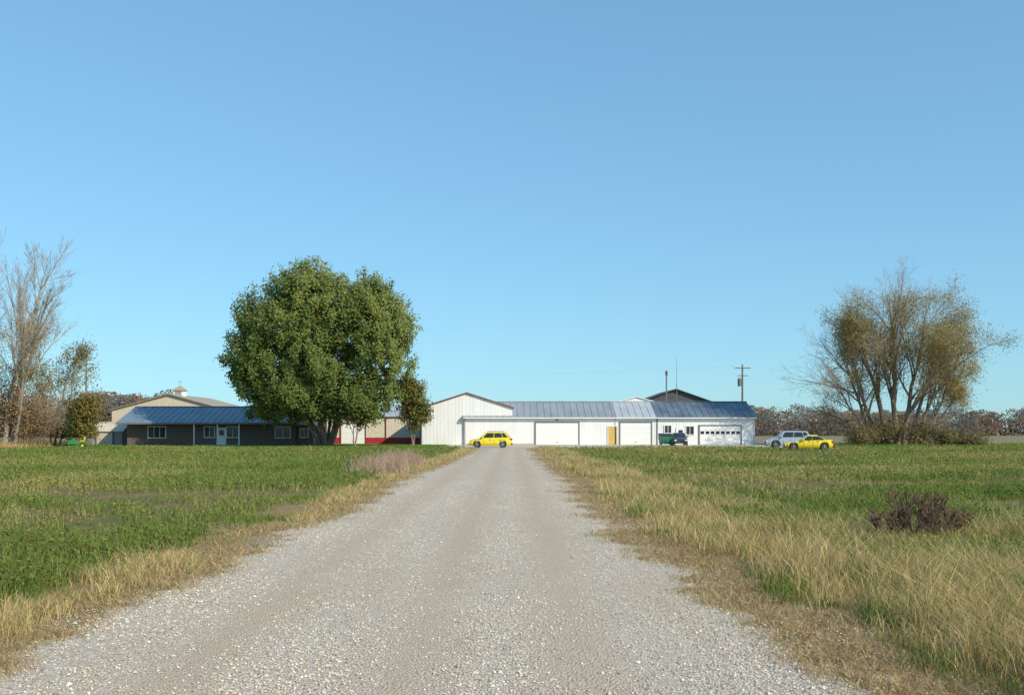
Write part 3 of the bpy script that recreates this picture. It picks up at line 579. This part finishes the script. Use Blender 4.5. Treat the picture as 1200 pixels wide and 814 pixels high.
# ------------------------------------------------------------------ vehicles
tyre=M('tyre_rubber',(.02,.02,.02),.85,.2); rim=M('alloy_rim',(.45,.45,.46),.3,.1,metal=.7); lampc=M('clear_lamp',(.7,.7,.68),.1,.1); lampr=M('red_lamp',(.45,.02,.02),.2,.1); blackp=M('black_plastic',(.025,.025,.027),.6,.2)
def interp(tab,x): return float(np.interp(x,[a[0] for a in tab],[a[1] for a in tab]))
def car(name,label,loc,rot,L,W,tab,gh,roofz,paint,wheels,wr=.33,rack=False,cat='car',group='cars parked in the farmyard'):
    e=thing(name,label,cat,loc,rot,group); h=L/2; w0=W/2
    st=sorted(set(list(np.linspace(-h,h,45))+[wx_+s*d for wx_ in wheels for s in(-1,1) for d in(0,.1,.2,.28,.34,.38,.395,.41) ]))
    st=[x for x in st if -h<=x<=h]
    m=MB(); V=[]
    for x in st:
        zb=.22+(.12*max(0,(abs(x)-h+.35)/.35))
        for wv in wheels:
            d=abs(x-wv)
            if d<wr+.07: zb=max(zb,wr+math.sqrt((wr+.07)**2-d*d))
        zt=interp(tab,x); zb=min(zb,zt-.08); w=w0*(1-.16*(abs(x)/h)**5); zm=max(min(.55,zt-.1),zb+.03)
        half=[(0,zb),(w*.9,zb),(w*.985,zb+.04),(w,max(zm,zb+.05)),(w*.97,max(zt-.07,zb+.06)),(w*.86,zt),(0,zt+.025)]
        ring=half+[(-a,b) for a,b in half[5:0:-1]]
        V+=[(x,a,b) for a,b in ring]
    n=12; Fs=[]
    for i in range(len(st)-1):
        for k in range(n): a=i*n+k; b=i*n+(k+1)%n; Fs.append((a,b,b+n,a+n))
    Fs.append(tuple(range(n))); Fs.append(tuple((len(st)-1)*n+k for k in range(n-1,-1,-1)))
    m.add(V,Fs)
    xfb,xft,xrt,xrb=gh; zf=interp(tab,xfb)-.02; zr=interp(tab,xrb)-.02; wb=w0*.88; wt=w0*.70
    part('body',m,e,paint,smooth=True)
    c=MB()
    sec=[(xfb,wb,zf,zf),(xft,wt,roofz-.02,zf),( (xft+xrt)/2,wt*1.03,roofz,zf),(xrt,wt,roofz-.03,zr),(xrb,wb,zr,zr)]
    vs=[]
    for (x,w,z,zz) in sec:
        bz=(zf+zr)/2-.08; vs+=[(x,wb,bz),(x,w,z),(x,0,z+.03),(x,-w,z),(x,-wb,bz)]
    fs=[]
    for i in range(4):
        for k in range(4): a=i*5+k; fs.append((a,a+1,a+6,a+5))
    c.add(vs,fs); part('cabin',c,e,paint,bevel=.03)
    def quadpanel(P,s0,s1,t0,t1,off,nm):
        P=[Vector(p) for p in P]
        f=lambda s,t:(P[0].lerp(P[1],s)).lerp(P[3].lerp(P[2],s),t)
        q=[f(s0,t0),f(s1,t0),f(s1,t1),f(s0,t1)]; nn=(q[1]-q[0]).cross(q[3]-q[0]).normalized()
        if nn.dot(Vector(off))<0: nn=-nn
        lo=[p+nn*.002 for p in q]; hi=[p+nn*.018 for p in q]
        part(nm,MB().hexa(lo,hi),e,glass)
    for s in(1,-1):
        P=[(xfb,s*wb,zf+.02),(xrb,s*wb,zr+.02),(xrt,s*wt,roofz-.03),(xft,s*wt,roofz-.02)]
        for a,b_ in ((.10,.44),(.47,.76),(.79,.93)): quadpanel(P,a,b_,.10,.84,(0,s,.3),'side_window')
    quadpanel([(xfb,wb,zf+.03),(xfb,-wb,zf+.03),(xft,-wt,roofz-.02),(xft,wt,roofz-.02)],.07,.93,.12,.92,(-1,0,.4),'windshield')
    quadpanel([(xrb,wb,zr+.03),(xrb,-wb,zr+.03),(xrt,-wt,roofz-.03),(xrt,wt,roofz-.03)],.1,.9,.12,.9,(1,0,.4),'rear_window')
    for s in(1,-1):
        for x in wheels:
            y0,y1=s*(w0-.24),s*(w0-.02)
            wp=part('wheel',MB().cyl((x,y0,wr),(x,y1,wr),wr*.62,wr*.62,18),e,blackp)
            part('tyre',MB().cyl((x,y0,wr),(x,y1,wr),wr,wr,24),wp,tyre,bevel=.02)
            rm=MB().cyl((x,s*(w0-.03),wr),(x,s*(w0-.005),wr),.07,.06,10)
            for q in range(5):
                t=q*1.2566+.3; rm.cyl((x,s*(w0-.012),wr),(x+math.cos(t)*wr*.62,s*(w0-.012),wr+math.sin(t)*wr*.62),.045,.035,5)
            for q in range(20):
                t0_,t1_=q*.31416,(q+1)*.31416; rm.cyl((x+math.cos(t0_)*wr*.64,s*(w0-.012),wr+math.sin(t0_)*wr*.64),(x+math.cos(t1_)*wr*.64,s*(w0-.012),wr+math.sin(t1_)*wr*.64),.018,.018,4,False)
            part('rim',rm,wp,rim)
        wE=w0*.84; zf_=interp(tab,-h+.12)-.12; zr_=interp(tab,h-.1)-.14
        part('headlight',MB().box(-h-.015,-h+.28,min(s*wE*.62,s*wE*1.04),max(s*wE*.62,s*wE*1.04),zf_-.09,zf_+.05),e,lampc,bevel=.02)
        part('tail_light',MB().box(h-.22,h+.015,min(s*wE*.75,s*wE*1.05),max(s*wE*.75,s*wE*1.05),zr_-.12,zr_+.08),e,lampr,bevel=.02)
        part('side_mirror',MB().box(xfb+.28,xfb+.42,min(s*(w0*.9),s*(w0+.16)),max(s*(w0*.9),s*(w0+.16)),zf+.05,zf+.19),e,paint,bevel=.02)
        for fx in(.12,.45,.78):
            xx=xfb+.1+(xrb-xfb)*fx
            if all(abs(xx-q)>wr+.1 for q in wheels): part('door_seam',MB().box(xx-.008,xx+.008,min(s*(w0-.02),s*(w0+.003)),max(s*(w0-.02),s*(w0+.003)),.34,.86),e,blackp)
        for fx in(.36,.66):
            xx=xfb+(xrb-xfb)*fx; part('door_handle',MB().box(xx-.09,xx+.09,min(s*(w0*.97),s*(w0+.02)),max(s*(w0*.97),s*(w0+.02)),.80,.83),e,blackp)
        if rack: part('roof_rail',MB().cyl((xft+.1,s*wt*.85,roofz+.07),(xrt-.1,s*wt*.85,roofz+.06),.02,.02,6),e,blackp)
    part('bumper',MB().box(-h-.05,-h+.15,-w0*.8,w0*.8,.26,.42),e,blackp,bevel=.03); part('bumper',MB().box(h-.15,h+.05,-w0*.8,w0*.8,.28,.46),e,blackp,bevel=.03)
    part('grille',MB().box(-h-.012,-h+.05,-w0*.42,w0*.42,.5,.62),e,blackp)
    part('licence_plate',MB().box(h+.0,h+.03,-.22,.22,.6,.74),e,trimw)
    return e
ypaint=M('yellow_car_paint',(.80,.62,.02),.3,.03,1,coat=.6); spaint=M('silver_blue_car_paint',(.42,.46,.50),.3,.04,1,metal=.3,coat=.5); dpaint=M('dark_grey_car_paint',(.05,.055,.06),.3,.05,1,coat=.5)
hatch=[(-2.2,.56),(-2.14,.72),(-1.95,.82),(-1.6,.90),(-1.05,.97),(.5,1.0),(1.8,1.04),(2.1,1.02),(2.2,.62)]
suv=[(-2.25,.66),(-2.2,.84),(-2.0,.94),(-1.1,1.05),(.5,1.07),(1.9,1.10),(2.18,1.08),(2.25,.7)]
coupe=[(-2.15,.50),(-2.08,.62),(-1.8,.72),(-1.2,.80),(-.6,.85),(.6,.88),(1.6,.93),(2.0,.92),(2.15,.62)]
car('parked_hatchback','bright yellow five-door hatchback parked on gravel yard',(PX(575,103),103,.006),math.radians(-3),4.4,1.76,hatch,(-1.12,-.42,1.5,2.08),1.62,ypaint,(-1.38,1.28),rack=True)
car('parked_suv','silver blue sport utility vehicle parked by trees',(PX(924,100),100,0),math.radians(-6),4.5,1.82,suv,(-1.15,-.6,1.7,2.15),1.72,spaint,(-1.4,1.35),.36,rack=True)
car('parked_coupe','low bright yellow sedan on the grass edge',(PX(947,88),88,0),math.radians(-10),4.1,1.74,coupe,(-.85,-.1,.75,1.55),1.36,ypaint,(-1.32,1.28),.32)
car('parked_car','dark grey car parked nose outward by workshop',(PX(799,117.5),117.5+2,.008),math.radians(86),4.4,1.78,hatch,(-1.12,-.42,1.4,2.05),1.5,dpaint,(-1.38,1.28))
grn=M('dumpster_green_paint',(.03,.18,.10),.55,.2)
du=thing('dumpster','dark green steel rubbish dumpster by workshop wall','dumpster',(PX(780,119),119,.008))
b=MB().hexa([(-.7,-.5,.15),(.7,-.5,.15),(.7,.5,.15),(-.7,.5,.15)],[(-.8,-.75,1.1),(.8,-.75,1.1),(.8,.6,1.35),(-.8,.6,1.35)]).box(-.88,-.78,-.3,.3,.75,.85).box(.78,.88,-.3,.3,.75,.85)
for q in(-.4,0,.4): b.box(q-.03,q+.03,-.7,-.55,.2,.95)
part('bin',b,du,grn,bevel=.015); part('lid',MB().hexa([(-.82,-.78,1.11),(.82,-.78,1.11),(.82,.62,1.36),(-.82,.62,1.36)],[(-.82,-.78,1.17),(.82,-.78,1.17),(.82,.62,1.43),(-.82,.62,1.43)]),du,blackp)
for x in(-.55,.55):
    for y in(-.4,.4): part('wheel',MB().cyl((x-.04,y,.09),(x+.04,y,.09),.09,.09,12),du,tyre)
jg=M('tractor_green_paint',(.02,.22,.03),.4,.1,coat=.3); jy=M('tractor_yellow_paint',(.75,.55,.02),.45,.05)
lt=thing('lawn_tractor','green riding lawn mower with yellow seat and wheels','lawn mower',(PX(91,98),98,0),math.radians(15))
part('hood',MB().hexa([(-.95,-.25,.4),(-.15,-.28,.4),(-.15,.28,.4),(-.95,.25,.4)],[(-.85,-.2,.78),(-.15,-.25,.9),(-.15,.25,.9),(-.85,.2,.78)]),lt,jg,bevel=.05)
part('fender',MB().box(-.15,.75,-.45,.45,.38,.48).box(.2,.75,-.45,.45,.48,.68),lt,jg,bevel=.05)
part('seat',MB().box(.2,.62,-.22,.22,.7,.8).hexa([(.55,-.22,.8),(.65,-.22,.8),(.65,.22,.8),(.55,.22,.8)],[(.65,-.2,1.15),(.73,-.2,1.15),(.73,.2,1.15),(.65,.2,1.15)]),lt,jy,bevel=.03)
sw_=MB().cyl((-.1,0,.85),(.05,0,1.1),.02,.02,6)
for q in range(10):
    a,b_=q*.6283,(q+1)*.6283; sw_.cyl((.05,math.cos(a)*.17,1.1+math.sin(a)*.08),(.05,math.cos(b_)*.17,1.1+math.sin(b_)*.08),.015,.015,5)
part('steering_wheel',sw_,lt,blackp)
part('mower_deck',MB().hexa([(-.45,-.55,.12),(.25,-.55,.12),(.25,.55,.12),(-.45,.55,.12)],[(-.4,-.5,.3),(.2,-.5,.3),(.2,.5,.3),(-.4,.5,.3)]),lt,jg,bevel=.03)
for x,rr in((-.7,.19),(.5,.27)):
    for s in(-1,1):
        wp=part('wheel',MB().cyl((x,s*.30,rr),(x,s*.49,rr),rr*.5,rr*.5,14),lt,jy); part('tyre',MB().cyl((x,s*.32,rr),(x,s*.48,rr),rr,rr,18),wp,tyre,bevel=.02)
